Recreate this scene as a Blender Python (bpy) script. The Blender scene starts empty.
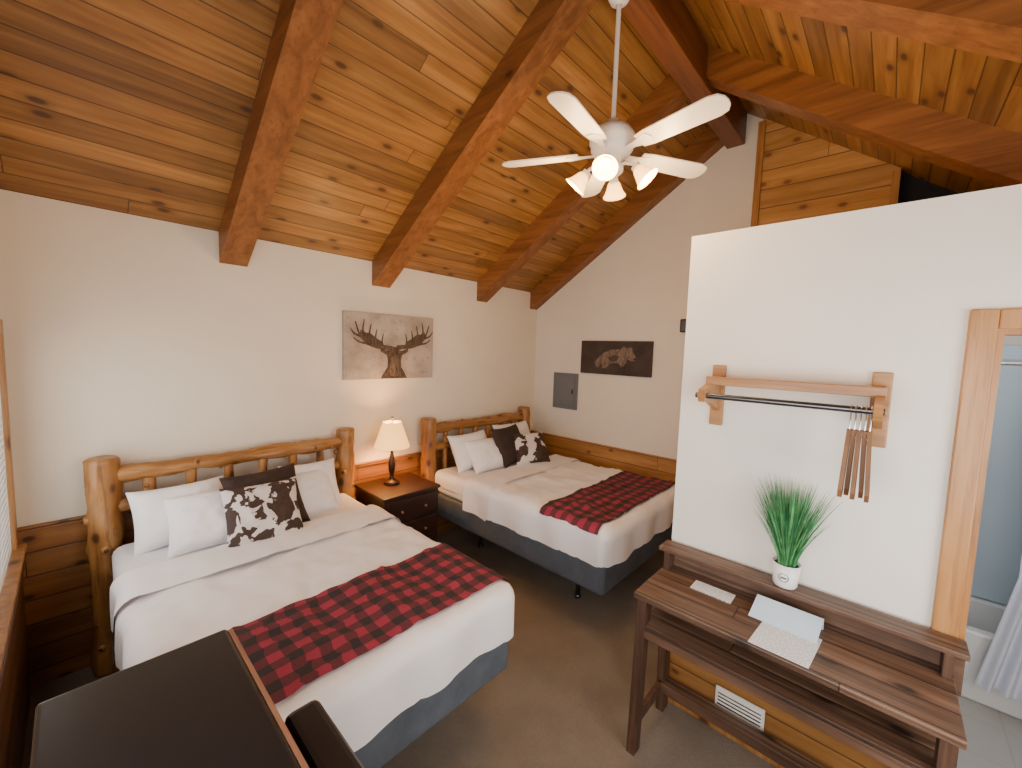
import bpy, bmesh, math, random
from mathutils import Vector, Matrix, noise, Euler
random.seed(7)
S=0.87
CH=2.153
scene=bpy.context.scene
# ---------------------------------------------------------------- node helpers
class NT:
    def __init__(s,name):
        s.mat=bpy.data.materials.new(name);s.mat.use_nodes=True
        s.t=s.mat.node_tree;s.n=s.t.nodes;s.l=s.t.links
        s.b=s.n['Principled BSDF']
    def set(s,sock,v):
        if hasattr(v,'is_linked') or isinstance(v,bpy.types.NodeSocket): s.l.new(v,sock)
        else: sock.default_value=v
    def m(s,op,a,b=0.0,c=0.0):
        n=s.n.new('ShaderNodeMath');n.operation=op
        s.set(n.inputs[0],a);s.set(n.inputs[1],b);s.set(n.inputs[2],c);return n.outputs[0]
    def coord(s):
        n=s.n.new('ShaderNodeTexCoord');return n.outputs['Object']
    def sep(s,v):
        n=s.n.new('ShaderNodeSeparateXYZ');s.l.new(v,n.inputs[0]);return n.outputs
    def comb(s,a,b,c):
        n=s.n.new('ShaderNodeCombineXYZ')
        for i,v in enumerate((a,b,c)): s.set(n.inputs[i],v)
        return n.outputs[0]
    def noise(s,vec,scale,detail=3,rough=.55,dist=0):
        n=s.n.new('ShaderNodeTexNoise');s.l.new(vec,n.inputs['Vector'])
        n.inputs['Scale'].default_value=scale;n.inputs['Detail'].default_value=detail
        n.inputs['Roughness'].default_value=rough;n.inputs['Distortion'].default_value=dist
        return n.outputs['Fac']
    def voro(s,vec,scale,dim='3D'):
        n=s.n.new('ShaderNodeTexVoronoi');n.voronoi_dimensions=dim;s.l.new(vec,n.inputs['Vector']);n.inputs['Scale'].default_value=scale
        return n.outputs['Distance']
    def white(s,vec):
        n=s.n.new('ShaderNodeTexWhiteNoise');s.l.new(vec,n.inputs['Vector']);return n.outputs['Value']
    def ramp(s,fac,stops,interp='LINEAR'):
        n=s.n.new('ShaderNodeValToRGB');s.l.new(fac,n.inputs[0]);r=n.color_ramp;r.interpolation=interp
        while len(r.elements)<len(stops): r.elements.new(0.5)
        for e,(p,c) in zip(r.elements,stops): e.position=p;e.color=(*c,1)
        return n.outputs[0]
    def mix(s,fac,a,b,mode='MIX'):
        n=s.n.new('ShaderNodeMix');n.data_type='RGBA';n.blend_type=mode
        s.set(n.inputs[0],fac)
        for i,v in ((6,a),(7,b)):
            if isinstance(v,tuple): n.inputs[i].default_value=(*v,1) if len(v)==3 else v
            else: s.l.new(v,n.inputs[i])
        return n.outputs[2]
    def sstep(s,v,a,b):
        n=s.n.new('ShaderNodeMapRange');n.interpolation_type='SMOOTHSTEP';s.set(n.inputs[0],v)
        n.inputs[1].default_value=a;n.inputs[2].default_value=b;return n.outputs[0]
    def bump(s,h,strength=.3,dist=.01):
        n=s.n.new('ShaderNodeBump');n.inputs['Strength'].default_value=strength;n.inputs['Distance'].default_value=dist
        s.l.new(h,n.inputs['Height']);s.l.new(n.outputs[0],s.b.inputs['Normal'])
    def col(s,c):
        if isinstance(c,tuple): s.b.inputs['Base Color'].default_value=(*c,1)
        else: s.l.new(c,s.b.inputs['Base Color'])
    def rough(s,r): s.set(s.b.inputs['Roughness'],r)
def plain(name,c,r=.5,metal=0,var=.06,nscale=12,bump=0,spec=None,emit=None,es=0):
    k=NT(name);v=k.coord();n=k.noise(v,nscale,3)
    lo=tuple(max(0,x*(1-var)) for x in c);hi=tuple(min(1,x*(1+var)) for x in c)
    k.col(k.ramp(n,[(.3,lo),(.7,hi)]));k.rough(r);k.b.inputs['Metallic'].default_value=metal
    if spec is not None:k.b.inputs['Specular IOR Level'].default_value=spec
    if bump:k.bump(k.noise(v,nscale*8,3),bump,.004)
    if emit:
        k.b.inputs['Emission Color'].default_value=(*emit,1);k.b.inputs['Emission Strength'].default_value=es
    return k.mat
def wood(name,dark,mid,light,grain='x',across='y',plank=0,length=3.0,rough=.45,knot=(.10,.035,.012),kn=.055,gs=14,pv=.35,dens=2.3,bump=.25,coat=0,streak=0,ks=.9):
    k=NT(name);o=k.sep(k.coord());ax={'x':0,'y':1,'z':2}
    G=o[ax[grain]];A=o[ax[across]];T=o[3-ax[grain]-ax[across]]
    if plank:
        q=k.m('DIVIDE',k.m('ADD',A,50.0),plank);pid=k.m('FLOOR',q);fr=k.m('FRACT',q)
        rnd=k.white(k.comb(pid,1.3,0.7))
        q2=k.m('ADD',k.m('DIVIDE',G,length),k.m('MULTIPLY',rnd,7.0));id2=k.m('FLOOR',q2);fr2=k.m('FRACT',q2)
        tone=k.white(k.comb(pid,id2,3.1))
        off=k.m('MULTIPLY',tone,31.0)
        Gs=k.m('ADD',G,off)
        vec=k.comb(k.m('MULTIPLY',Gs,1.1),k.m('ADD',k.m('MULTIPLY',A,gs),off),k.m('MULTIPLY',T,3.0))
        kv=k.comb(k.m('MULTIPLY',Gs,dens),k.m('ADD',k.m('MULTIPLY',fr,.55),k.m('MULTIPLY',pid,17.3)),0.0)
        d=k.voro(kv,1.0,'2D')
    else:
        vec=k.comb(k.m('MULTIPLY',G,1.1),k.m('MULTIPLY',A,gs),k.m('MULTIPLY',T,gs))
        kv=k.comb(k.m('MULTIPLY',G,dens),k.m('MULTIPLY',A,dens*1.8),k.m('MULTIPLY',T,dens*1.8))
        d=k.voro(kv,1.0)
    n=k.noise(vec,1.0,4,.6,.6)
    c=k.ramp(n,[(.25,dark),(.5,mid),(.72,light)])
    if streak:
        sv=k.comb(k.m('MULTIPLY',G,2.2),k.m('MULTIPLY',A,gs*2.4),k.m('MULTIPLY',T,gs*2.4))
        s2=k.sstep(k.noise(sv,1.0,3,.6,.8),.52,.68)
        c=k.mix(k.m('MULTIPLY',s2,streak),c,tuple(x*.45 for x in dark))
    if plank:
        f=k.m('MULTIPLY_ADD',tone,pv,1-pv*.5)
        c=k.mix(1.0,c,k.comb(f,f,f),'MULTIPLY')
    halo=k.m('SUBTRACT',1.0,k.sstep(d,kn*.6,kn*2.6))
    c=k.mix(k.m('MULTIPLY',halo,.55),c,dark)
    kk=k.m('SUBTRACT',1.0,k.sstep(d,kn*.5,kn*1.2))
    c=k.mix(k.m('MULTIPLY',kk,ks),c,knot)
    h=k.m('MULTIPLY',n,.25)
    if plank:
        e=k.m('ABSOLUTE',k.m('SUBTRACT',fr,.5));g=k.sstep(e,.455,.49)
        e2=k.m('ABSOLUTE',k.m('SUBTRACT',fr2,.5));g2=k.sstep(e2,.5-.004/length,.5-.001/length)
        g=k.m('MAXIMUM',g,g2)
        c=k.mix(k.m('MULTIPLY',g,.85),c,(dark[0]*.3,dark[1]*.25,dark[2]*.2))
        h=k.m('SUBTRACT',h,g)
    k.col(c);k.rough(rough);k.bump(h,bump,.008)
    if coat:k.b.inputs['Coat Weight'].default_value=coat;k.b.inputs['Coat Roughness'].default_value=.25
    return k.mat
# ---------------------------------------------------------------- mesh builder
class B:
    def __init__(s,name): s.name=name;s.v=[];s.f=[];s.m=[];s.s=[];s.mats=[]
    def mi(s,mat):
        if mat not in s.mats:s.mats.append(mat)
        return s.mats.index(mat)
    def add(s,vs,fs,mat,smooth=False,M=None):
        o=len(s.v);i=s.mi(mat)
        for v in vs:
            v=Vector(v)
            if M is not None:v=M@v
            s.v.append(tuple(v))
        for f in fs: s.f.append([a+o for a in f]);s.m.append(i);s.s.append(smooth)
        return s
    def box(s,x0,x1,y0,y1,z0,z1,mat,bev=0,M=None,seg=2):
        bm=bmesh.new();bmesh.ops.create_cube(bm,size=1)
        for v in bm.verts:
            v.co=Vector(((x0+x1)/2+v.co.x*(x1-x0),(y0+y1)/2+v.co.y*(y1-y0),(z0+z1)/2+v.co.z*(z1-z0)))
        if bev: bmesh.ops.bevel(bm,geom=bm.edges[:],offset=bev,segments=seg,affect='EDGES',profile=.5)
        bm.verts.index_update()
        s.add([v.co.copy() for v in bm.verts],[[v.index for v in f.verts] for f in bm.faces],mat,False,M)
        bm.free();return s
    def poly(s,pts,ext,mat,M=None,smooth=False):
        n=len(pts);e=Vector(ext);P=[Vector(p) for p in pts]
        vs=P+[p+e for p in P]
        fs=[list(range(n))[::-1],list(range(n,2*n))]+[[i,(i+1)%n,n+(i+1)%n,n+i] for i in range(n)]
        return s.add(vs,fs,mat,smooth,M)
    def lathe(s,prof,mat,M=None,seg=28,smooth=True):
        vs=[];fs=[]
        for r,z in prof:
            for i in range(seg):
                a=2*math.pi*i/seg;vs.append((r*math.cos(a),r*math.sin(a),z))
        for j in range(len(prof)-1):
            for i in range(seg):
                k=(i+1)%seg;fs.append([j*seg+i,j*seg+k,(j+1)*seg+k,(j+1)*seg+i])
        return s.add(vs,fs,mat,smooth,M)
    def tube(s,path,rad,mat,seg=12,nz=0,M=None,cap=True,nsc=3):
        P=[Vector(p) for p in path];n=len(P)
        if not isinstance(rad,(list,tuple)):rad=[rad]*n
        vs=[];fs=[];up=None
        for i,p in enumerate(P):
            t=(P[min(i+1,n-1)]-P[max(i-1,0)]).normalized()
            if up is None:
                up=Vector((0,0,1)) if abs(t.z)<.9 else Vector((1,0,0))
            a=(up-t*up.dot(t)).normalized();b=t.cross(a);up=a
            for k in range(seg):
                an=2*math.pi*k/seg;d=a*math.cos(an)+b*math.sin(an)
                r=rad[i]
                if nz:r*=1+nz*noise.noise((p+d*.1)*nsc*2)+nz*.5*noise.noise((p+d*.12)*nsc*5)
                vs.append(p+d*r)
        for i in range(n-1):
            for k in range(seg):
                q=(k+1)%seg;fs.append([i*seg+k,i*seg+q,(i+1)*seg+q,(i+1)*seg+k])
        s.add(vs,fs,mat,True,M)
        if cap:
            s.add(vs[:seg],[list(range(seg))[::-1]],mat,False,M);s.add(vs[-seg:],[list(range(seg))],mat,False,M)
        return s
    def log(s,a,b,r,mat,nz=.12,seg=18,n=16,end=True,knots=0):
        a=Vector(a);b=Vector(b);d=(b-a).normalized()
        path=[a.lerp(b,i/n) for i in range(n+1)];rad=[r]*(n+1)
        if end:
            path=[a]+[a+d*.012]+path[1:-1]+[b-d*.012,b];rad=[r*.85]+[r]*(len(path)-2)+[r*.85]
        s.tube(path,rad,mat,seg,nz)
        u=d.orthogonal().normalized();w=d.cross(u)
        for i in range(knots):
            t=(i+random.uniform(.2,.8))/knots;an=random.uniform(0,6.28)
            p=a.lerp(b,t)+(u*math.cos(an)+w*math.sin(an))*r*.86;kr=random.uniform(.016,.026)*(r/.06)**.5
            s.sphere(tuple(p),kr,mat,10,(1,1,1));s.sphere(tuple(p+(u*math.cos(an)+w*math.sin(an))*kr*.55),kr*.55,M_knot,10)
        return s
    def sphere(s,c,r,mat,seg=16,sc=(1,1,1)):
        bm=bmesh.new();bmesh.ops.create_uvsphere(bm,u_segments=seg,v_segments=seg//2+2,radius=r)
        bm.verts.index_update()
        s.add([(v.co.x*sc[0]+c[0],v.co.y*sc[1]+c[1],v.co.z*sc[2]+c[2]) for v in bm.verts],[[v.index for v in f.verts] for f in bm.faces],mat,True)
        bm.free();return s
    def done(s,fix=True):
        me=bpy.data.meshes.new(s.name);me.from_pydata(s.v,[],s.f)
        for m in s.mats:me.materials.append(m)
        for p,i,sm in zip(me.polygons,s.m,s.s):p.material_index=i;p.use_smooth=sm
        if fix:
            bm=bmesh.new();bm.from_mesh(me);bmesh.ops.recalc_face_normals(bm,faces=bm.faces[:]);bm.to_mesh(me);bm.free()
        me.update();o=bpy.data.objects.new(s.name,me);bpy.context.collection.objects.link(o);return o
# ---------------------------------------------------------------- materials
M_ceil=wood('pine_ceiling',(.155,.062,.014),(.275,.125,.031),(.39,.195,.058),'x','y',.1,4.5,.45,knot=(.055,.021,.008),kn=.085,gs=18,pv=.5,dens=2.2,coat=.1,ks=.8)
M_beam=wood('stained_beam',(.13,.044,.011),(.22,.08,.020),(.30,.12,.033),'y','x',0,rough=.45,gs=14,dens=1.3,kn=.06,knot=(.045,.015,.006),streak=.35)
M_ridge=wood('stained_ridge',(.10,.03,.008),(.165,.05,.013),(.22,.075,.02),'x','y',0,rough=.45,gs=14,dens=1.3,kn=.05,streak=.3)
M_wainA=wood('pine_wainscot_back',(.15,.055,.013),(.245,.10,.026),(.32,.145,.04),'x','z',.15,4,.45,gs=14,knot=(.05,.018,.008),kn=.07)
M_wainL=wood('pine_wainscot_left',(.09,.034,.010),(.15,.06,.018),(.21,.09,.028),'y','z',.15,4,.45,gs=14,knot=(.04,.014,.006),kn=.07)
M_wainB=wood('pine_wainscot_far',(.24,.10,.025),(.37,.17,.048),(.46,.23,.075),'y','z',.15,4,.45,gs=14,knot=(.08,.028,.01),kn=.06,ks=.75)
M_loft=wood('pine_loft',(.36,.16,.04),(.50,.25,.075),(.60,.33,.115),'y','z',.17,5,.45,gs=14,dens=2.0,knot=(.14,.05,.018),kn=.07,ks=.75)
M_casing=wood('pine_casing',(.27,.11,.03),(.42,.19,.055),(.52,.26,.09),'z','y',0,rough=.4,gs=20,kn=.16,dens=2.6,coat=.2,knot=(.09,.03,.01),streak=.35)
M_log=wood('peeled_log',(.17,.065,.017),(.33,.145,.037),(.47,.235,.075),'z','x',0,rough=.42,gs=13,dens=4.5,kn=.2,coat=.15,knot=(.05,.017,.007),streak=.55)
M_logx=wood('peeled_log_rail',(.17,.065,.017),(.33,.145,.037),(.47,.235,.075),'x','z',0,rough=.42,gs=13,dens=4.5,kn=.2,coat=.15,knot=(.05,.017,.007),streak=.55)
M_knot=plain('log_knot',(.07,.025,.010),.5,var=.4,nscale=60)
M_desk=wood('dark_rustic_pine',(.038,.018,.011),(.115,.060,.036),(.21,.125,.082),'y','x',.125,5,.48,gs=30,pv=.5,coat=.1,knot=(.018,.009,.005),kn=.09,streak=.6)
M_deskv=wood('dark_rustic_leg',(.032,.015,.010),(.080,.039,.023),(.14,.072,.043),'z','y',0,rough=.5,gs=24,knot=(.018,.009,.005),streak=.5)
M_rack=wood('rack_pine',(.27,.115,.035),(.39,.185,.062),(.48,.245,.09),'y','z',0,rough=.4,gs=18,kn=.08,knot=(.12,.045,.018),streak=.3)
M_hang=wood('hanger_wood',(.10,.040,.014),(.18,.075,.025),(.24,.105,.038),'z','y',0,rough=.6,gs=20,kn=.01)
M_night=wood('dark_cherry',(.010,.004,.003),(.022,.008,.005),(.038,.014,.008),'x','z',0,rough=.35,gs=14,kn=.01,coat=.15)
M_wall=plain('cream_paint',(.78,.695,.57),.75,var=.02,nscale=3,bump=.12)
M_wallw=plain('white_paint',(.84,.80,.73),.75,var=.015,nscale=3,bump=.12)
M_wallb=plain('far_paint',(.74,.68,.59),.75,var=.02,nscale=3,bump=.12)
M_dark=plain('loft_shade_black',(.008,.010,.016),.8)
M_duvet=plain('white_duvet',(.83,.80,.82),.85,var=.02,nscale=5,bump=.15)
M_sheet=plain('white_sheet',(.80,.79,.82),.85,var=.02,nscale=5,bump=.1)
M_pillow=plain('pillow_cotton',(.84,.82,.84),.85,var=.02,nscale=6,bump=.12)
M_skirt=plain('slate_boxspring',(.085,.10,.125),.9,var=.15,nscale=9,bump=.3)
M_brown=plain('brown_velvet',(.030,.016,.012),.85,var=.25,nscale=14,bump=.2)
M_black=plain('black_enamel',(.008,.007,.008),.3,var=.1,nscale=60,bump=.1)
M_blackp=plain('black_plastic',(.010,.009,.010),.4)
M_bronzeglint=plain('bronze_and_edge_glint',(.30,.15,.09),.4,metal=.4)  # bronze of the drawer knobs, also the painted highlight on the fridge edge
M_white=plain('white_enamel',(.82,.79,.73),.35,var=.01)
M_blade=plain('blade_cream',(.80,.72,.58),.4,var=.02)
M_metal=plain('dark_steel',(.12,.12,.13),.3,metal=1)
M_chrome=plain('chrome',(.7,.7,.7),.15,metal=1)
M_panel=plain('panel_grey',(.14,.15,.17),.5,var=.04)
M_ceramic=plain('white_ceramic',(.82,.82,.82),.25,var=.01)
M_leaf=plain('grass_leaf',(.04,.21,.075),.5,var=.45,nscale=30)
M_leaf2=plain('grass_leaf_light',(.11,.33,.12),.5,var=.4,nscale=30)
M_soil=plain('soil',(.03,.02,.012),.95)
M_shower=plain('shower_panel',(.55,.65,.74),.3,var=.02,nscale=2)
M_curtain=plain('shower_curtain',(.74,.77,.88),.7,var=.02)
M_bronze=plain('lamp_bronze',(.030,.015,.010),.35,metal=.5)
M_shade=plain('lamp_shade',(.9,.62,.26),.9,emit=(1,.47,.10),es=2.2)
M_bulb=plain('bulb_glow',(1,.9,.7),.5,emit=(1,.62,.22),es=22)
M_glass=plain('frosted_glass',(.95,.72,.40),.4,emit=(1,.46,.10),es=3.4)
def paper(name,base,amt):
    P=NT(name);_o=P.sep(P.coord());q=P.m('DIVIDE',_o[0],.014);_s=P.m('FRACT',q)
    _w=P.noise(P.comb(P.m('MULTIPLY',_o[1],90.0),P.m('FLOOR',q),0.0),1.0,1)
    _t=P.m('MULTIPLY',P.m('LESS_THAN',_s,.35),P.m('GREATER_THAN',_w,.47))
    P.col(P.mix(P.m('MULTIPLY',_t,amt),base,(.12,.12,.14)));P.rough(.7);return P.mat
M_paper=paper('printed_paper',(.76,.79,.86),.5)
M_card=plain('card_stock',(.55,.70,.86),.6,var=.02)
k=NT('carpet');v=k.coord();n1=k.noise(v,4,4);n2=k.noise(v,170,2);n3=k.noise(v,45,3)
c=k.ramp(n1,[(.3,(.275,.228,.178)),(.7,(.36,.30,.24))]);c=k.mix(k.m('MULTIPLY',n3,.5),c,(.185,.15,.115))
k.col(k.mix(k.m('MULTIPLY',n2,.5),c,(.15,.12,.092)));k.rough(.97)
k.bump(n2,.9,.012);M_carpet=k.mat
k=NT('bath_vinyl');o=k.sep(k.coord());
gx=k.m('ABSOLUTE',k.m('SUBTRACT',k.m('FRACT',k.m('MULTIPLY',o[0],3.0)),.5));gy=k.m('ABSOLUTE',k.m('SUBTRACT',k.m('FRACT',k.m('MULTIPLY',o[1],3.0)),.5))
g=k.sstep(k.m('MAXIMUM',gx,gy),.48,.495);k.col(k.mix(k.m('MULTIPLY',g,.4),(.48,.47,.45),(.32,.32,.31)));k.rough(.35);M_vinyl=k.mat
def check(name,p=.105):
    k=NT(name);o=k.sep(k.coord())
    a=k.m('LESS_THAN',k.m('FRACT',k.m('DIVIDE',k.m('ADD',k.m('SUBTRACT',o[0],o[2]),10.0),p)),.5)
    b=k.m('LESS_THAN',k.m('FRACT',k.m('DIVIDE',k.m('ADD',o[1],10.0),p)),.5)
    sm=k.m('MULTIPLY',k.m('ADD',a,b),.5)
    tw=k.noise(k.coord(),220,1)
    c=k.ramp(sm,[(0,(.27,.012,.045)),(.4,(.085,.007,.018)),(.9,(.008,.006,.010))],'CONSTANT')
    k.col(k.mix(k.m('MULTIPLY',tw,.08),c,(.4,.3,.3)));k.rough(.9);k.bump(tw,.3,.003);return k.mat
M_check=check('buffalo_check')
k=NT('cowhide');v=k.coord();n=k.noise(v,9,3,.5,.6);n2=k.noise(v,3,2);n4=k.noise(v,40,2)
n=k.m('ADD',n,k.m('MULTIPLY',k.m('SUBTRACT',n2,.5),.25))
dk=k.mix(n4,(.020,.010,.008),(.065,.033,.024))
k.col(k.mix(k.sstep(n,.465,.485),(.64,.59,.57),dk));k.rough(.75);k.bump(k.noise(v,150,2),.3,.004);M_cow=k.mat
k=NT('moose_canvas');v=k.coord();n=k.noise(v,4,5,.6);n2=k.noise(v,22,4,.7)
c=k.ramp(n,[(.25,(.25,.205,.17)),(.6,(.43,.37,.32))]);k.col(k.mix(k.m('MULTIPLY',k.sstep(n2,.5,.75),.5),c,(.19,.145,.115)));k.rough(.8);M_canvas=k.mat
def fur(name,a,b,sc):
    k=NT(name);o=k.sep(k.coord());n=k.noise(k.comb(k.m('MULTIPLY',o[0],sc),k.m('MULTIPLY',o[1],sc),k.m('MULTIPLY',o[2],sc*.3)),1,5,.7,1.0)
    k.col(k.ramp(n,[(.35,a),(.65,b)]));k.rough(.8);return k.mat
M_moose=fur('moose_ink',(.022,.013,.009),(.13,.085,.058),40)
M_antl=fur('antler_ink',(.035,.02,.013),(.13,.085,.058),30)
M_snout=fur('snout_ink',(.05,.033,.024),(.19,.135,.10),50)
k=NT('bear_canvas');v=k.coord();n=k.noise(v,5,5,.7);k.col(k.ramp(n,[(.3,(.022,.013,.011)),(.7,(.065,.040,.032))]));k.rough(.7);M_bearc=k.mat
M_bear=fur('bear_fur',(.07,.045,.032),(.26,.185,.14),45)
M_bear2=fur('bear_shadow',(.02,.013,.01),(.10,.07,.05),45)
# ---------------------------------------------------------------- room shell
XL,XB,YA,YC=-.27,4.488,3.704,-1.3
YR=1.27;ZA=2.954;KL=.65;ZR=ZA+KL*(YA-YR);KR=.72;ZC=ZR-KR*(YR-YC)
XP=2.488;PY=.905;PZ=2.846;T=.1
ZW=1.013
B('floor').box(XL-.1,XP+.05,YC-.1,YA+.1,-.06,0,M_carpet).box(XP+.05,XB+.1,PY-.05,YA+.1,-.06,0,M_carpet).done()
B('floor_bathroom').box(XP+.05,XB+.1,YC-.1,PY-.05,-.06,0.004,M_vinyl).done()
B('wall_back').box(XL-.1,XB+.1,YA,YA+T,0,ZA+.05,M_wall).done()
wl=B('wall_left')
wy0,wy1,wz0,wz1=2.1,3.50,.95,2.15
vy0,vy1,vz0,vz1=-.9,1.15,.95,2.35
e=(-T,0,0)
wl.poly([(XL,YC,0),(XL,YA,0),(XL,YA,.95),(XL,YC,.95)],e,M_wall)
def rect(b,x,ya,yb,za,zb,mat): b.poly([(x,ya,za),(x,yb,za),(x,yb,zb),(x,ya,zb)],e,mat)
rect(wl,XL,YC,vy0,.95,2.35,M_wall);rect(wl,XL,vy1,wy0,.95,2.35,M_wall);rect(wl,XL,wy1,YA,.95,2.35,M_wall)
rect(wl,XL,wy0,wy1,wz1,2.35,M_wall)
wl.poly([(XL,YC,2.35),(XL,YA,2.35),(XL,YA,ZA),(XL,YR,ZR),(XL,YC,ZC)],e,M_wall)
wl.done()
yo=.06
wf=B('wall_far')
E=(T,0,0)
wf.poly([(XB,YC-.1,0),(XB,YA,0),(XB,YA,2.7),(XB,YC-.1,2.7)],E,M_wallb)
wf.poly([(XB,yo,2.7),(XB,YA,2.7),(XB,YA,ZA),(XB,YR,ZR),(XB,yo,ZR-KR*(YR-yo))],E,M_wallb)
wf.done()
wc=B('wall_front')
cx0,cx1,cz0,cz1=.5,2.1,1.0,2.3
wc.box(XL-.1,XB+.1,YC-T,YC,0,cz0,M_wallw).box(XL-.1,XB+1.2,YC-T,YC,cz1,ZC+.05,M_wallw)
wc.box(XL-.1,cx0,YC-T,YC,cz0,cz1,M_wallw).box(cx1,XB+.1,YC-T,YC,cz0,cz1,M_wallw).done()
c=B('ceiling')
c.poly([(XL-.15,YA+.12,ZA-KL*.12),(XL-.15,YR,ZR),(XL-.15,YR,ZR+.06),(XL-.15,YA+.12,ZA-KL*.12+.06)],(XB+.3-XL,0,0),M_ceil)
c.poly([(XL-.15,YC-.12,ZC-KR*.12),(XL-.15,YR,ZR),(XL-.15,YR,ZR+.06),(XL-.15,YC-.12,ZC-KR*.12+.06)],(XB+.3-XL,0,0),M_ceil)
c.done()
RX=[(.773,.953,.80,.98),(1.99,2.18,2.12,2.31),(3.345,3.515,3.345,3.515),(4.335,4.488,None,None)]
D=.225
for x0,x1,q0,q1 in RX:
    r=B('ceiling_beam')
    r.poly([(x0,YA,ZA-D),(x0,YR,ZR-D),(x0,YR,ZR),(x0,YA,ZA)],(x1-x0,0,0),M_beam)
    if q0: r.poly([(q0,YC,ZC-D),(q0,YR,ZR-D),(q0,YR,ZR),(q0,YC,ZC)],(q1-q0,0,0),M_beam)
    r.done()
B('ridge_beam').box(XL,XB,YR-.08,YR+.08,ZR-.34,ZR-.01,M_ridge,.008).done()
DC=-.218;cw=.08;D0=DC-cw;D1=D0-.80;DZ=2.376-cw
p=B('wall_partition')
p.box(XP,XP+T,D0,PY,0,PZ,M_wallw).box(XP,XP+T,YC,D1,0,PZ,M_wallw).box(XP,XP+T,D1,D0,DZ,PZ,M_wallw)
p.box(XP+T,XB,PY-T,PY,0,PZ,M_wallw)
p.done()
B('ceiling_bathroom').box(XP+T,XB,YC,PY-T,PZ-.06,PZ,M_wallw).done()
l=B('wall_loft')
l.poly([(XB-.03,yo,PZ),(XB-.03,1.04,PZ),(XB-.03,1.04,ZR-KR*(YR-1.04)),(XB-.03,yo,ZR-KR*(YR-yo))],(.028,0,0),M_loft)
l.box(XB-.055,XB-.031,1.02,1.075,PZ+.001,ZR-KR*(YR-1.02)-.02,M_casing)
l.box(XB-.055,XB-.031,yo,yo+.05,PZ+.001,ZR-KR*(YR-yo)-.02,M_casing)
l.done()
# near-black sheet painting in the unlit opening's darkness beyond the pine panelling
B('recess_shade_sheet').poly([(XB+.06,YC-.1,2.7),(XB+.06,yo,2.7),(XB+.06,yo,ZR-KR*(YR-yo)+.02),(XB+.06,YC-.1,ZC)],(.06,0,0),M_dark).done()
B('wainscot_1').box(XL,XB,YA-.022,YA,0,ZW-.03,M_wainA).box(XL,XB,YA-.04,YA,ZW-.03,ZW,M_wainA,.005).done()  # this and the next three pieces are the room's wainscot panelling
B('wainscot_2').box(XB-.022,XB,PY,YA-.04,0,ZW-.03,M_wainB).box(XB-.04,XB,PY,YA-.04,ZW-.03,ZW,M_wainB,.005).done()
B('wainscot_3').box(XL,XL+.022,YC,YA-.04,0,.83,M_wainL).box(XL,XL+.04,YC,YA-.04,.82,.85,M_wainL,.005).done()
B('wainscot_4').box(XP-.02,XP,DC,PY,.0,ZW-.03,M_wainB).done()
B('baseboard_partition').box(XP-.035,XP-.02,DC,PY,0,.09,M_casing,.004).done()
d=B('door_1')
d.box(XP-.022,XP,D0,DC,0,DZ+cw,M_casing,.006)
d.box(XP-.022,XP,D1-cw,D1,0,DZ+cw,M_casing,.006)
d.box(XP-.024,XP,D1,D0,DZ,DZ+cw,M_casing,.006)
d.box(XP,XP+T,D0-.02,D0,0,DZ,M_casing).box(XP,XP+T,D1,D1+.02,0,DZ,M_casing).box(XP,XP+T,D1+.02,D0-.02,DZ-.02,DZ,M_casing)
d.box(XP+.02,XP+.07,D1,D0,.0,.012,M_chrome)
d.done()
# ---------------------------------------------------------------- windows
def win(name,axis,a0,a1,z0,z1,pos,inn):
    b=B(name);fw=.08
    def bx(p0,p1,q0,q1,zz0,zz1,m,bv=.004):
        if axis=='x': b.box(min(p0,p1),max(p0,p1),q0,q1,zz0,zz1,m,bv)
        else: b.box(q0,q1,min(p0,p1),max(p0,p1),zz0,zz1,m,bv)
    o=pos+inn*.02
    bx(pos,o,a0-fw,a0,z0-fw,z1+fw,M_casing);bx(pos,o,a1,a1+fw,z0-fw,z1+fw,M_casing)
    bx(pos,o,a0,a1,z1,z1+fw,M_casing);bx(pos,pos+inn*.05,a0-fw,a1+fw,z0-.03,z0,M_casing)
    g=pos-inn*.08
    bx(g,g+.01,a0,a1,z0,z1,M_glow,0)
    mid=(a0+a1)/2
    bx(pos-inn*.06,pos-inn*.03,mid-.02,mid+.02,z0,z1,M_white)
    z=z0+.02
    while z<z1-.01:
        bx(pos-inn*.03,pos-inn*.002,a0+.01,a1-.01,z,z+.012,M_white,0);z+=.038
    b.done()
M_glow=plain('daylit_glass',(.8,.85,.9),.3,emit=(.80,.88,1.0),es=2.0)
win('window_1','x',wy0,wy1,wz0,wz1,XL,1)
win('window_2','x',vy0,vy1,vz0,vz1,XL,1)
win('window_3','y',cx0,cx1,cz0,cz1,YC,1)
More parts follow.
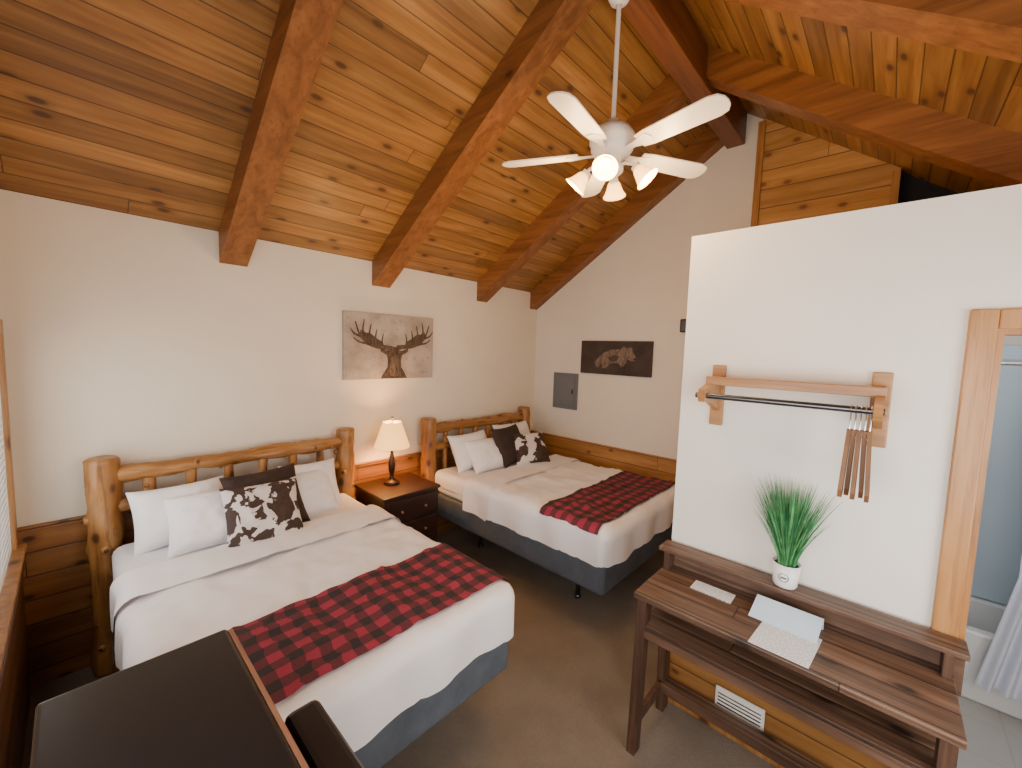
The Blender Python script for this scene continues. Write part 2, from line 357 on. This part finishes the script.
# ---------------------------------------------------------------- beds
def sheet(b,x0,x1,y0,y1,zt,drop,mat,r=.07,st=.03,amp=.006,fold=.012,seed=0,dl=None,dr=None,df=None,wr=0):
    ix0,ix1,iy0=x0+r,x1-r,y0+r
    dl=drop if dl is None else dl;dr=drop if dr is None else dr;df=drop if df is None else df
    def axis(a,c,da,dc):
        pts=[];n=max(1,int(da/st)) if da>0 else 0
        for i in range(n):pts.append(a-da+da*i/n)
        m=int((c-a)/st)
        for i in range(m+1):pts.append(a+(c-a)*i/m)
        n=max(1,int(dc/st)) if dc>0 else 0
        for i in range(1,n+1):pts.append(c+dc*i/n)
        return pts
    X=axis(ix0,ix1,dl,dr);Y=axis(iy0,y1,df,0)
    vs=[];fs=[]
    for y in Y:
        for x in X:
            qx=min(max(x,ix0),ix1);qy=max(y,iy0)
            dx=x-qx;dy=y-qy;d=max(abs(dx),abs(dy))
            if d>0:
                n=Vector((dx,dy,0)).normalized()
                if d<r*math.pi/2: off=r*math.sin(d/r);z=-r*(1-math.cos(d/r))
                else: off=r;z=-r-(d-r*math.pi/2)
                per=(qx+qy)*9+math.atan2(dy,dx)*1.2+seed
                off+=fold*min(1,d/.25)*(math.sin(per*1.7)+.6*noise.noise(Vector((qx*5,qy*5,seed+dx))))*(1 if d>.05 else 0)
                px,py,pz=qx+n.x*off,qy+n.y*off,zt+z
            else: px,py,pz=qx,qy,zt
            nn=noise.noise(Vector((px*4+seed,py*4,seed)))+.5*noise.noise(Vector((px*11,py*5+seed,3)))
            pz+=amp*nn
            if wr:
                q=noise.noise(Vector((px*3+py*2+seed,py*9-px*3,seed*1.3)))
                pz+=wr*max(0,1-abs(q)*7)
            vs.append((px,py,pz))
    w=len(X)
    for j in range(len(Y)-1):
        for i in range(w-1): fs.append([j*w+i,j*w+i+1,(j+1)*w+i+1,(j+1)*w+i])
    b.add(vs,fs,mat,True)
def pillow(b,c,w,h,t,rx,rz,mat,seed=0,n=26,ry=0,pinch=.08):
    vs=[];fs=[]
    for side in (1,-1):
        o=len(vs)
        for j in range(n+1):
            for i in range(n+1):
                u=-1+2*i/n;v=-1+2*j/n
                f=((1-abs(u)**2.6)*(1-abs(v)**2.6))**.5 if abs(u)<1 and abs(v)<1 else 0
                x=u*w/2*(1-pinch*(1-abs(v)**2)*abs(u));y=v*h/2*(1-pinch*(1-abs(u)**2)*abs(v))
                z=side*t/2*f*(1+.18*noise.noise(Vector((u*1.7+seed,v*1.7,side))))
                z+=side*.012*f*max(0,1-abs(noise.noise(Vector((u*2.5+v+seed*3,v*3-u,seed))))*6)
                vs.append((x,y,z))
        for j in range(n):
            for i in range(n):
                a=o+j*(n+1)+i;q=[a,a+1,a+n+2,a+n+1];fs.append(q if side>0 else q[::-1])
    Mx=Matrix.Translation(c)@Matrix.Rotation(rz,4,'Z')@Matrix.Rotation(rx,4,'X')@Matrix.Rotation(ry,4,'Z')
    b.add(vs,fs,mat,True,Mx)
def bed(x0,x1,hy,yf,pil):
    b=B('log_bed');zt=.84
    hz=1.40;r=.08
    for px in (x0,x1): b.log((px,hy,0),(px,hy,hz),r,M_log,nz=.22,n=40,knots=9)
    b.log((x0,hy,1.28),(x1,hy,1.28),.05,M_logx,nz=.4,n=44,end=False,knots=9)
    b.log((x0,hy,1.08),(x1,hy,1.08),.040,M_logx,nz=.4,n=44,end=False,knots=8)
    b.log((x0,hy,.50),(x1,hy,.50),.045,M_logx,nz=.2,n=20,end=False)
    n=7
    for i in range(1,n):
        px=x0+(x1-x0)*i/n;b.log((px,hy,.5),(px,hy,1.28),.03,M_log,nz=.3,n=16,end=False,knots=3)
    mx0,mx1=x0+.03,x1-.03;my1=hy-.09
    b.box(mx0,mx1,yf+.02,my1,.345,.60,M_skirt,.03,seg=3)
    b.box(mx0+.01,mx1-.01,yf+.02,my1,.60,.82,M_sheet,.05,seg=3)
    for px in (mx0+.36,(mx0+mx1)/2,mx1-.36):
        for py in (yf+.46,my1-.35):
            b.tube([(px,py,0.0),(px,py,.345)],.018,M_metal,8);b.lathe([(0,0),(.03,0),(.03,.02),(.018,.03)],M_metal,Matrix.Translation((px,py,0)),10)
    b.box(mx0+.1,mx1-.1,yf+.44,yf+.47,.31,.347,M_metal);b.box(mx0+.1,mx1-.1,my1-.38,my1-.35,.31,.347,M_metal)
    sheet(b,mx0-.01,mx1+.01,yf,my1,zt,.18,M_sheet,seed=3,amp=.004,fold=.004,r=.06)
    sheet(b,mx0-.03,mx1+.03,yf-.02,hy-.62,zt+.022,.33,M_duvet,seed=x0*3+1,amp=.016,fold=.014,r=.08,wr=.012)
    sheet(b,mx0-.035,mx1+.035,hy-1.02,hy-.60,zt+.04,.36,M_duvet,seed=x0*3+5,amp=.009,fold=.016,r=.085,df=0,wr=.006)
    ya,yb=yf+.07,yf+.62;rr=.085
    sheet(b,mx0-.04,mx1+.04,ya-rr,yb,zt+.038,.10,M_check,seed=x0*3+1,amp=.016,fold=.0,r=rr,df=0,wr=.012)
    for p in pil: pillow(b,*p)
    return b.done()
R=math.radians
bed(.10,1.66,3.56,1.43,[
 ((.46,3.36,1.01),.52,.40,.19,R(60),R(3),M_pillow,1),
 ((.60,3.19,.985),.50,.40,.20,R(48),R(-4),M_pillow,2),
 ((1.29,3.38,1.00),.44,.40,.19,R(62),R(-3),M_pillow,3),
 ((1.22,3.27,.98),.42,.38,.18,R(52),R(5),M_pillow,4),
 ((.90,3.14,1.04),.50,.46,.15,R(60),R(8),M_brown,5),
 ((.84,3.00,1.01),.46,.43,.15,R(56),R(-4),M_cow,6)])
bed(2.575,4.125,3.56,1.40,[
 ((3.02,3.36,1.02),.58,.42,.19,R(62),R(3),M_pillow,1),
 ((3.12,3.20,.99),.54,.40,.19,R(48),R(-4),M_pillow,2),
 ((3.75,3.38,1.04),.60,.44,.20,R(64),R(-3),M_pillow,3),
 ((3.42,3.14,1.06),.50,.46,.16,R(62),R(8),M_brown,5),
 ((3.58,2.98,1.03),.44,.40,.15,R(52),R(-22),M_cow,6)])
# ---------------------------------------------------------------- nightstand + lamp
b=B('nightstand');nx0,nx1,ny0,ny1,nz=1.79,2.36,3.10,3.62,.84
b.box(nx0-.02,nx1+.02,ny0-.02,ny1,nz-.03,nz,M_night,.008)
b.box(nx0,nx1,ny0,ny1,.10,nz-.03,M_night)
for i in range(3):
    z0=.14+i*.222;b.box(nx0+.03,nx1-.03,ny0-.016,ny0,z0,z0+.205,M_night,.006)
    for q in (.16,nx1-nx0-.16): b.sphere((nx0+q,ny0-.03,z0+.10),.014,M_bronzeglint)
for px in (nx0,nx1-.05):
    for py in (ny0,ny1-.05): b.box(px,px+.05,py,py+.05,0,.12,M_night,.005)
b.done()
b=B('table_lamp');Mx=Matrix.Translation((2.05,3.42,nz))
b.lathe([(0,0),(.075,0),(.075,.015),(.06,.03),(.022,.05),(.018,.09),(.03,.13),(.034,.19),(.024,.25),(.014,.29),(.012,.36),(.02,.37),(.02,.40),(0,.40)],M_bronze,Mx)
b.lathe([(.165,.36),(.085,.60),(.083,.60),(.162,.36)],M_shade,Mx,40)
b.tube([(2.05,3.42,nz+.38),(2.05,3.42,nz+.63)],.004,M_bronze,8)
b.sphere((2.05,3.42,nz+.64),.012,M_bronze);b.sphere((2.05,3.42,nz+.47),.03,M_bulb)
for a in range(3):
    b.tube([(2.05,3.42,nz+.595),(2.05+.084*math.cos(a*2.09),3.42+.084*math.sin(a*2.09),nz+.595)],.002,M_bronze,6)
lamp=b.done()
def plight(name,loc,e,col,rad,parent):
    l=bpy.data.lights.new(name,'POINT');l.energy=e*S*S;l.color=col;l.shadow_soft_size=rad
    o=bpy.data.objects.new(name,l);bpy.context.collection.objects.link(o);o.location=loc;o.parent=parent
plight('lamp_bulb_light',(2.05,3.42,nz+.50),42,(1,.54,.20),.05,lamp)
# ---------------------------------------------------------------- wall art
b=B('moose_canvas_art');ax0,ax1,az0,az1=1.697,2.69,CH-.325,CH+.313
b.box(ax0,ax1,YA-.035,YA,az0,az1,M_canvas,.003)
def Pm(l,yy=YA-.0365): return [(ax0+a*(ax1-ax0),yy,az0+q*(az1-az0)) for a,q in l]
def ribbon(pts,w0,w1,dy):
    W=(ax1-ax0);Hh=(az1-az0);P=[Vector((a*W,q*Hh)) for a,q in pts]
    Q=[]
    n=len(P)
    for i in range(n-1):
        p0=P[max(i-1,0)];p1=P[i];p2=P[i+1];p3=P[min(i+2,n-1)]
        for s_ in range(6):
            t=s_/6;Q.append(.5*((2*p1)+(p2-p0)*t+(2*p0-5*p1+4*p2-p3)*t*t+(3*p1-p0-3*p2+p3)*t**3))
    Q.append(P[-1]);m=len(Q);L=[];Rr=[]
    for i,q in enumerate(Q):
        t=(Q[min(i+1,m-1)]-Q[max(i-1,0)]).normalized();nn=Vector((-t.y,t.x));w=w0+(w1-w0)*i/(m-1)
        L.append(q+nn*w);Rr.append(q-nn*w)
    vs=[(ax0+v.x,YA-.0365-dy,az0+v.y) for v in L]+[(ax0+v.x,YA-.0365-dy,az0+v.y) for v in Rr]
    b.add(vs,[[i,i+1,m+i+1,m+i] for i in range(m-1)],M_antl)
for sg in (0,1):
    f_=(lambda l:[(1.05-a,q+.015) for a,q in l]) if sg else (lambda l:l)
    ribbon(f_([(.50,.47),(.42,.49),(.32,.50),(.22,.56),(.15,.68),(.11,.86)]),.026,.006,0)
    for j,(tn,w) in enumerate([([(.40,.49),(.385,.58),(.40,.70)],.014),([(.34,.50),(.315,.62),(.33,.76)],.017),([(.28,.52),(.25,.66),(.27,.84)],.018),([(.22,.56),(.185,.72),(.20,.90)],.018),([(.17,.64),(.10,.68),(.06,.76)],.014),([(.24,.54),(.15,.56),(.09,.62)],.013)]):
        ribbon(f_(tn),w,.004,.0002*(j+1))
    b.poly(Pm(f_([(.42,.47),(.33,.475),(.22,.52),(.15,.64),(.16,.74),(.22,.70),(.26,.70),(.31,.64),(.38,.58)])),(0,-.0008,0),M_antl)
b.poly(Pm([(.475,.45),(.50,.50),(.55,.50),(.575,.45),(.61,.44),(.69,.49),(.675,.42),(.61,.37),(.60,.28),(.605,.18),(.64,.10),(.67,.005),(.37,.005),(.41,.10),(.445,.18),(.45,.28),(.44,.37),(.375,.42),(.36,.49),(.44,.44)]),(0,-.0018,0),M_moose)
b.poly(Pm([(.48,.30),(.50,.34),(.55,.34),(.57,.30),(.575,.18),(.585,.10),(.565,.045),(.525,.03),(.485,.045),(.465,.10),(.475,.18)]),(0,-.0022,0),M_snout)
for sx in (.495,.555): b.poly(Pm([(sx-.008,.08),(sx,.095),(sx+.008,.08),(sx,.07)]),(0,-.0027,0),M_blackp)
for sx in (.468,.582): b.poly(Pm([(sx-.009,.33),(sx,.345),(sx+.009,.33),(sx,.32)]),(0,-.0027,0),M_blackp)
b.done()
b=B('bear_canvas_art');by0,by1,bz0,bz1=1.974,2.915,CH-.259,CH+.15
b.box(XB-.035,XB,by0,by1,bz0,bz1,M_bearc,.003)
def Pb(l): return [(XB-.0365,by1-a*(by1-by0),bz0+q*(bz1-bz0)) for a,q in l]
b.poly(Pb([(.24,.22),(.22,.36),(.28,.52),(.36,.66),(.46,.75),(.56,.76),(.63,.72),(.66,.62),(.68,.40),(.64,.28),(.60,.24),(.57,.34),(.50,.36),(.44,.32),(.40,.20),(.33,.18),(.34,.28),(.30,.32),(.28,.20)]),(-.001,0,0),M_bear)
b.poly(Pb([(.58,.72),(.60,.80),(.635,.84),(.655,.80),(.70,.80),(.725,.83),(.75,.77),(.765,.66),(.80,.52),(.79,.44),(.75,.42),(.70,.46),(.64,.48)]),(-.0015,0,0),M_bear)
b.poly(Pb([(.42,.48),(.50,.60),(.58,.54),(.54,.42),(.46,.38)]),(-.0018,0,0),M_bear2)
b.poly(Pb([(.765,.50),(.80,.53),(.80,.46),(.775,.44)]),(-.002,0,0),M_blackp)
b.done()
b=B('electric_panel');ey0,ey1,ez0,ez1=2.958,3.348,CH-.757,CH-.279
b.box(XB-.02,XB,ey0,ey1,ez0,ez1,M_panel,.004).box(XB-.03,XB-.02,ey0+.04,ey1-.04,ez0+.04,ez1-.04,M_panel,.004)
b.box(XB-.038,XB-.03,ey0+.06,ey0+.08,(ez0+ez1)/2-.03,(ez0+ez1)/2+.03,M_blackp,.002).done()
B('wall_speaker').box(XB-.08,XB,1.56,1.67,2.40,2.54,M_blackp,.01).box(XB-.085,XB-.08,1.575,1.655,2.415,2.525,M_metal,.002).done()
# ---------------------------------------------------------------- ceiling fan
fx,fy=2.176,1.28;fz=CH+1.15
b=B('ceiling_fan');Mx=Matrix.Translation((fx,fy,0))
zt=ZR-.34
b.lathe([(0,zt),(.075,zt),(.075,zt-.02),(.05,zt-.07),(.016,zt-.09)],M_white,Mx)
b.tube([(fx,fy,zt-.05),(fx,fy,fz+.14)],.013,M_white,12)
b.lathe([(.013,fz+.20),(.03,fz+.19),(.035,fz+.15),(.10,fz+.135),(.125,fz+.10),(.13,fz+.06),(.12,fz+.045),(.12,fz+.02),(.10,fz-.01),(.06,fz-.025),(.055,fz-.06),(.07,fz-.075),(.07,fz-.10),(.04,fz-.125),(.015,fz-.14),(0,fz-.14)],M_white,Mx,36)
for i in range(5):
    a=R(43.5+72*i)
    Mb=Matrix.Translation((fx,fy,fz))@Matrix.Rotation(a,4,'Z')
    Mp=Mb@Matrix.Rotation(R(-12),4,'X')
    pts=[(.19,-.05),(.25,-.060),(.45,-.066),(.60,-.070),(.64,-.058),(.66,-.03),(.665,0),(.66,.03),(.64,.058),(.60,.070),(.45,.066),(.25,.060),(.19,.05)]
    b.poly([(x,y,0) for x,y in pts],(0,0,.008),M_blade,Mp)
    b.poly([(.09,-.018,.0),(.16,-.02,0),(.25,-.045,0),(.27,0,0),(.25,.045,0),(.16,.02,0),(.09,.018,0)],(0,0,-.006),M_white,Mp)
LA=22
for i in range(4):
    a=R(LA+90*i)
    Ml=Matrix.Translation((fx,fy,fz-.07))@Matrix.Rotation(a,4,'Z')
    b.tube([(.04,0,0),(.08,0,.012),(.125,0,.0),(.14,0,-.02)],.010,M_white,10,M=Ml)
    Ms=Ml@Matrix.Translation((.138,0,-.015))@Matrix.Rotation(R(180-42),4,'Y')
    b.lathe([(0,-.01),(.026,-.005),(.028,.02)],M_white,Ms,20)
    b.lathe([(.026,.015),(.036,.03),(.046,.06),(.056,.085),(.070,.105),(.068,.105),(.053,.085),(.043,.06),(.032,.03)],M_glass,Ms,24)
    c0=Ms@Vector((0,0,.07));b.sphere(tuple(c0),.034,M_bulb)
fan=b.done()
for i in range(4):
    a=R(LA+90*i);plight('fan_bulb_light',(fx+.27*math.cos(a),fy+.27*math.sin(a),fz-.20),15,(1,.64,.31),.05,fan)
# ---------------------------------------------------------------- console desk
b=B('rustic_console_desk');dx0,dx1,dy0,dy1,dz=1.983,XP-.037,-.29,.90,.898
b.box(dx0,dx1,dy0,dy1,dz-.032,dz,M_desk,.006)
b.box(dx0+.02,dx1,dy0+.03,dy1-.03,.70,.722,M_desk,.004)
b.box(dx0+.025,dx0+.05,dy0+.03,dy1-.03,.655,.70,M_desk,.003)
b.box(dx1-.03,dx1,dy0-.03,dy1+.02,dz-.1,1.01,M_desk,.004)
b.box(dx1-.12,dx1+.01,dy0-.03,dy1+.02,1.0,1.024,M_desk,.005)
for ye in (dy1-.045,dy0+.01):
    b.box(dx1-.115,dx1-.03,ye,ye+.03,dz,1.0,M_deskv,.003)
for ye in (dy1-.06,dy0+.015):
    y2=ye+.045
    b.poly([(dx0+.02,ye,dz-.032),(dx0+.10,ye,dz-.032),(dx0+.055,ye,0),(dx0-.01,ye,0)],(0,.045,0),M_deskv)
    b.poly([(dx1-.14,ye,dz-.032),(dx1-.05,ye,dz-.032),(dx1-.03,ye,0),(dx1-.10,ye,0)],(0,.045,0),M_deskv)
    b.box(dx0+.03,dx1-.03,ye+.008,y2-.008,.60,.70,M_deskv,.003)
    b.box(dx0+.03,dx1-.05,ye+.008,y2-.008,.14,.20,M_deskv,.003)
b.box(dx1-.13,dx1-.05,dy0+.03,dy1-.03,.14,.20,M_desk,.004)
b.done()
B('information_sheet').poly([(1.995,.365,dz+.001),(1.995,.145,dz+.001),(2.25,.125,dz+.001),(2.26,.345,dz+.001)],(0,0,.0015),M_paper).done()
b=B('folded_card')
b.poly([(2.20,.41,dz+.003),(2.20,.14,dz+.003),(2.325,.13,dz+.06),(2.325,.40,dz+.06)],(0,0,.002),M_card)
b.poly([(2.325,.40,dz+.06),(2.325,.13,dz+.06),(2.335,.13,dz+.003),(2.335,.40,dz+.003)],(.002,0,0),M_card).done()
B('small_card').box(2.24,2.34,.50,.70,dz+.001,dz+.004,M_paper).done()
# plant
b=B('potted_grass');px,py,pz=XP-.097,.30,1.024;Mx=Matrix.Translation((px,py,pz))
b.lathe([(0,.001),(.045,.001),(.052,.01),(.062,.12),(.057,.12),(.052,.105),(0,.10)],M_ceramic,Mx,32)
b.lathe([(0,.107),(.053,.107)],M_soil,Mx,24)
for i in range(14):
    a=2*math.pi*i/14;a2=2*math.pi*(i+1)/14
    def q(a,rr):
        yy=rr*math.cos(a);zz=.06+rr*math.sin(a);rad=.0585;return (px-math.sqrt(rad*rad-yy*yy),py+yy,pz+zz)
    b.add([q(a,.022),q(a2,.022),q(a2,.019),q(a,.019)],[[0,1,2,3]],M_metal)
b.box(px-.0605,px-.058,py-.012,py+.012,pz+.057,pz+.063,M_metal)
for i in range(480):
    a=random.uniform(0,2*math.pi);r0=.035*math.sqrt(random.random());L=random.uniform(.28,.47);sp=random.gauss(0,.07)
    lean=random.uniform(.0,.17)+abs(sp)*.3
    bx,by=px+r0*math.cos(a),py+r0*math.sin(a);dxx,dyy=math.cos(a),math.sin(a)
    w=random.uniform(.0022,.0042);vs=[];n=6
    ta=random.uniform(0,math.pi)
    for j in range(n+1):
        t=j/n;h=L*t*(1-.08*lean*t*5);o=lean*(t**1.4)*.9
        cx=min(bx+dxx*o,XP-.006);cy=by+dyy*o;ww=w*(1-t**2*.95)
        vs+=[(cx-ww*math.cos(ta),cy-ww*math.sin(ta),pz+.10+h),(cx+ww*math.cos(ta),cy+ww*math.sin(ta),pz+.10+h)]
    b.add(vs,[[2*j,2*j+1,2*j+3,2*j+2] for j in range(n)],M_leaf if random.random()<.6 else M_leaf2,True)
b.done(fix=False)
# ---------------------------------------------------------------- coat rack
b=B('wall_coat_rack')
for yy in (.70,.02):
    b.box(XP-.02,XP,yy-.035,yy+.035,CH-.385,CH-.045,M_rack,.006)
    b.poly([(XP-.02,yy-.015,CH-.105),(XP-.29,yy-.015,CH-.17),(XP-.30,yy-.015,CH-.20),(XP-.28,yy-.015,CH-.235),(XP-.20,yy-.015,CH-.235),(XP-.02,yy-.015,CH-.30)],(0,.03,0),M_rack)
b.box(XP-.15,XP-.02,.0,.72,CH-.135,CH-.112,M_rack,.004)
b.box(XP-.17,XP-.145,.0,.72,CH-.15,CH-.105,M_rack,.004)
b.tube([(XP-.245,0.0,CH-.203),(XP-.245,.74,CH-.203)],.0145,M_metal,14)
b.done()
for i in range(5):
    b=B('wooden_hanger');yy=.040+i*.0165;zc=CH-.203;xr=XP-.245
    hook=[(xr+.0185*math.cos(R(v)),yy,zc+.0185*math.sin(R(v))) for v in range(-20,200,20)]
    hook=hook[::-1]+[(xr+.012,yy,zc-.03),(xr,yy,zc-.06),(xr,yy,zc-.10)]
    b.tube(hook,.0028,M_chrome,8)
    tl=(-.012,-.008,.000,.006,.008)[i];xo=(i%2)*.05-.025
    b.poly([(xr-.02,yy-.0075,zc-.085),(xr+.02,yy-.0075,zc-.085),(xr+.045+xo,yy-.0075+tl,zc-.34),(xr+.028+xo,yy-.0075+tl,zc-.37),(xr-.032+xo,yy-.0075+tl,zc-.37),(xr-.045+xo,yy-.0075+tl,zc-.34)],(0,.015,0),M_hang)
    b.tube([(xr,yy-.008,zc-.12),(xr,yy+.008,zc-.12)],.006,M_chrome,8)
    b.done()
b=B('floor_vent');b.box(XP-.045,XP-.036,.34,.585,.10,.28,M_white,.003)
for i in range(7): b.box(XP-.052,XP-.045,.355,.57,.118+i*.021,.126+i*.021,M_chrome)
b.done()
# ---------------------------------------------------------------- refrigerator
b=B('mini_refrigerator');x0,x1,y0,y1,z1=-.083,.276,.62,1.372,1.308
b.box(x0,x1,y0,y1,.03,z1-.02,M_black,.01).box(x0-.005,x1+.006,y0-.004,y1+.006,z1-.03,z1,M_black,.01,seg=3)
b.box(x1+.007,x1+.019,y0,y1,z1-.028,z1-.006,M_bronzeglint,.003)  # brown strip painting the reflected highlight along the top edge
b.box(x1+.008,x1+.05,y0,y1-.01,.06,1.20,M_black,.012,seg=3)
b.box(x1+.04,x1+.125,y0-.05,1.02,1.19,1.25,M_black,.02,seg=3)
for a in (x0+.04,x1-.04):
    for c_ in (y0+.04,y1-.04): b.tube([(a,c_,0),(a,c_,.035)],.02,M_blackp,10)
b.done()
# ---------------------------------------------------------------- bathroom
b=B('bathtub')
tx0,tx1,ty0,ty1=3.85,XB-.04,-1.2,PY-T-.01
b.box(tx0,tx0+.08,ty0,ty1,.005,.46,M_ceramic,.015).box(tx1-.06,tx1,ty0,ty1,.005,.46,M_ceramic,.01)
b.box(tx0+.08,tx1-.06,ty0,ty0+.08,0.005,.46,M_ceramic).box(tx0+.08,tx1-.06,ty1-.08,ty1,0.005,.46,M_ceramic).box(tx0+.08,tx1-.06,ty0+.08,ty1-.08,0.005,.12,M_ceramic)
b.done()
B('shower_surround').box(XB-.035,XB-.01,ty0,ty1,.46,2.3,M_shower,.004).box(tx0,XB-.035,ty1-.02,ty1,.46,2.3,M_shower,.004).box(tx0,XB-.035,ty0-.02,ty0,.46,2.3,M_shower,.004).box(XB-.05,XB-.035,ty0,ty1,2.2,2.23,M_shower).done()
b=B('shower_curtain');vs=[];fs=[];n=90
for i in range(n+1):
    t=i/n;yy=-.66-.5*t;xx=tx0-.06+.03*math.sin(t*55)
    vs+=[(xx,yy,2.15),(xx-.01*math.sin(t*20),yy,.9),(xx-.05-.02*math.sin(t*30),yy+.12*(1-t),.18)]
for i in range(n):
    for j in range(2): fs.append([i*3+j,i*3+3+j,i*3+4+j,i*3+1+j])
b.add(vs,fs,M_curtain,True);b.tube([(tx0-.06,YC,2.17),(tx0-.06,PY-T,2.17)],.012,M_chrome,10);b.done(fix=False)
# ---------------------------------------------------------------- lights
def area(name,loc,rot,sx,sy,e,col):
    l=bpy.data.lights.new(name,'AREA');l.shape='RECTANGLE';l.size=sx;l.size_y=sy;l.energy=e*S*S;l.color=col
    o=bpy.data.objects.new(name,l);bpy.context.collection.objects.link(o);o.location=loc;o.rotation_euler=rot
area('daylight_window_1',(XL+.06,(wy0+wy1)/2-.05,1.6),(0,R(-90),0),1.0,1.15,11,(1,.95,.88))
area('daylight_window_2',(XL+.06,(vy0+vy1)/2,1.65),(0,R(-90),0),1.3,1.9,50,(1,.96,.92))
area('daylight_window_3',((cx0+cx1)/2,YC+.06,1.65),(R(90),0,0),1.5,1.2,38,(1,.94,.86))
l=bpy.data.lights.new('bath_light','POINT');l.energy=13*S*S;l.color=(.90,.96,1);l.shadow_soft_size=.12
o=bpy.data.objects.new('bath_light',l);bpy.context.collection.objects.link(o);o.location=(3.3,-.4,2.6)
w=bpy.data.worlds.new('world');scene.world=w;w.use_nodes=True
w.node_tree.nodes['Background'].inputs[0].default_value=(.7,.8,1,1);w.node_tree.nodes['Background'].inputs[1].default_value=.3
# ---------------------------------------------------------------- camera
f,yaw,pt,rl=407.622,R(42.796),R(4.745),R(1.861)
F=Vector((math.cos(pt)*math.cos(yaw),math.cos(pt)*math.sin(yaw),-math.sin(pt)))
r=Vector((math.sin(yaw),-math.cos(yaw),0));u=r.cross(F)
R2=r*math.cos(rl)+u*math.sin(rl);U2=-r*math.sin(rl)+u*math.cos(rl)
cd=bpy.data.cameras.new('camera');co=bpy.data.objects.new('camera',cd);bpy.context.collection.objects.link(co)
cd.sensor_fit='HORIZONTAL';cd.sensor_width=36;cd.lens=f/1022*36;cd.clip_start=.02
Mc=Matrix((R2,U2,-F)).transposed().to_4x4();Mc.translation=Vector((0,0,CH));co.matrix_world=Mc
scene.camera=co
bpy.context.view_layer.update()
for o in list(bpy.context.scene.objects):
    if o.parent is None:
        o.location=o.location*S
        if o.type!='CAMERA': o.scale=o.scale*S
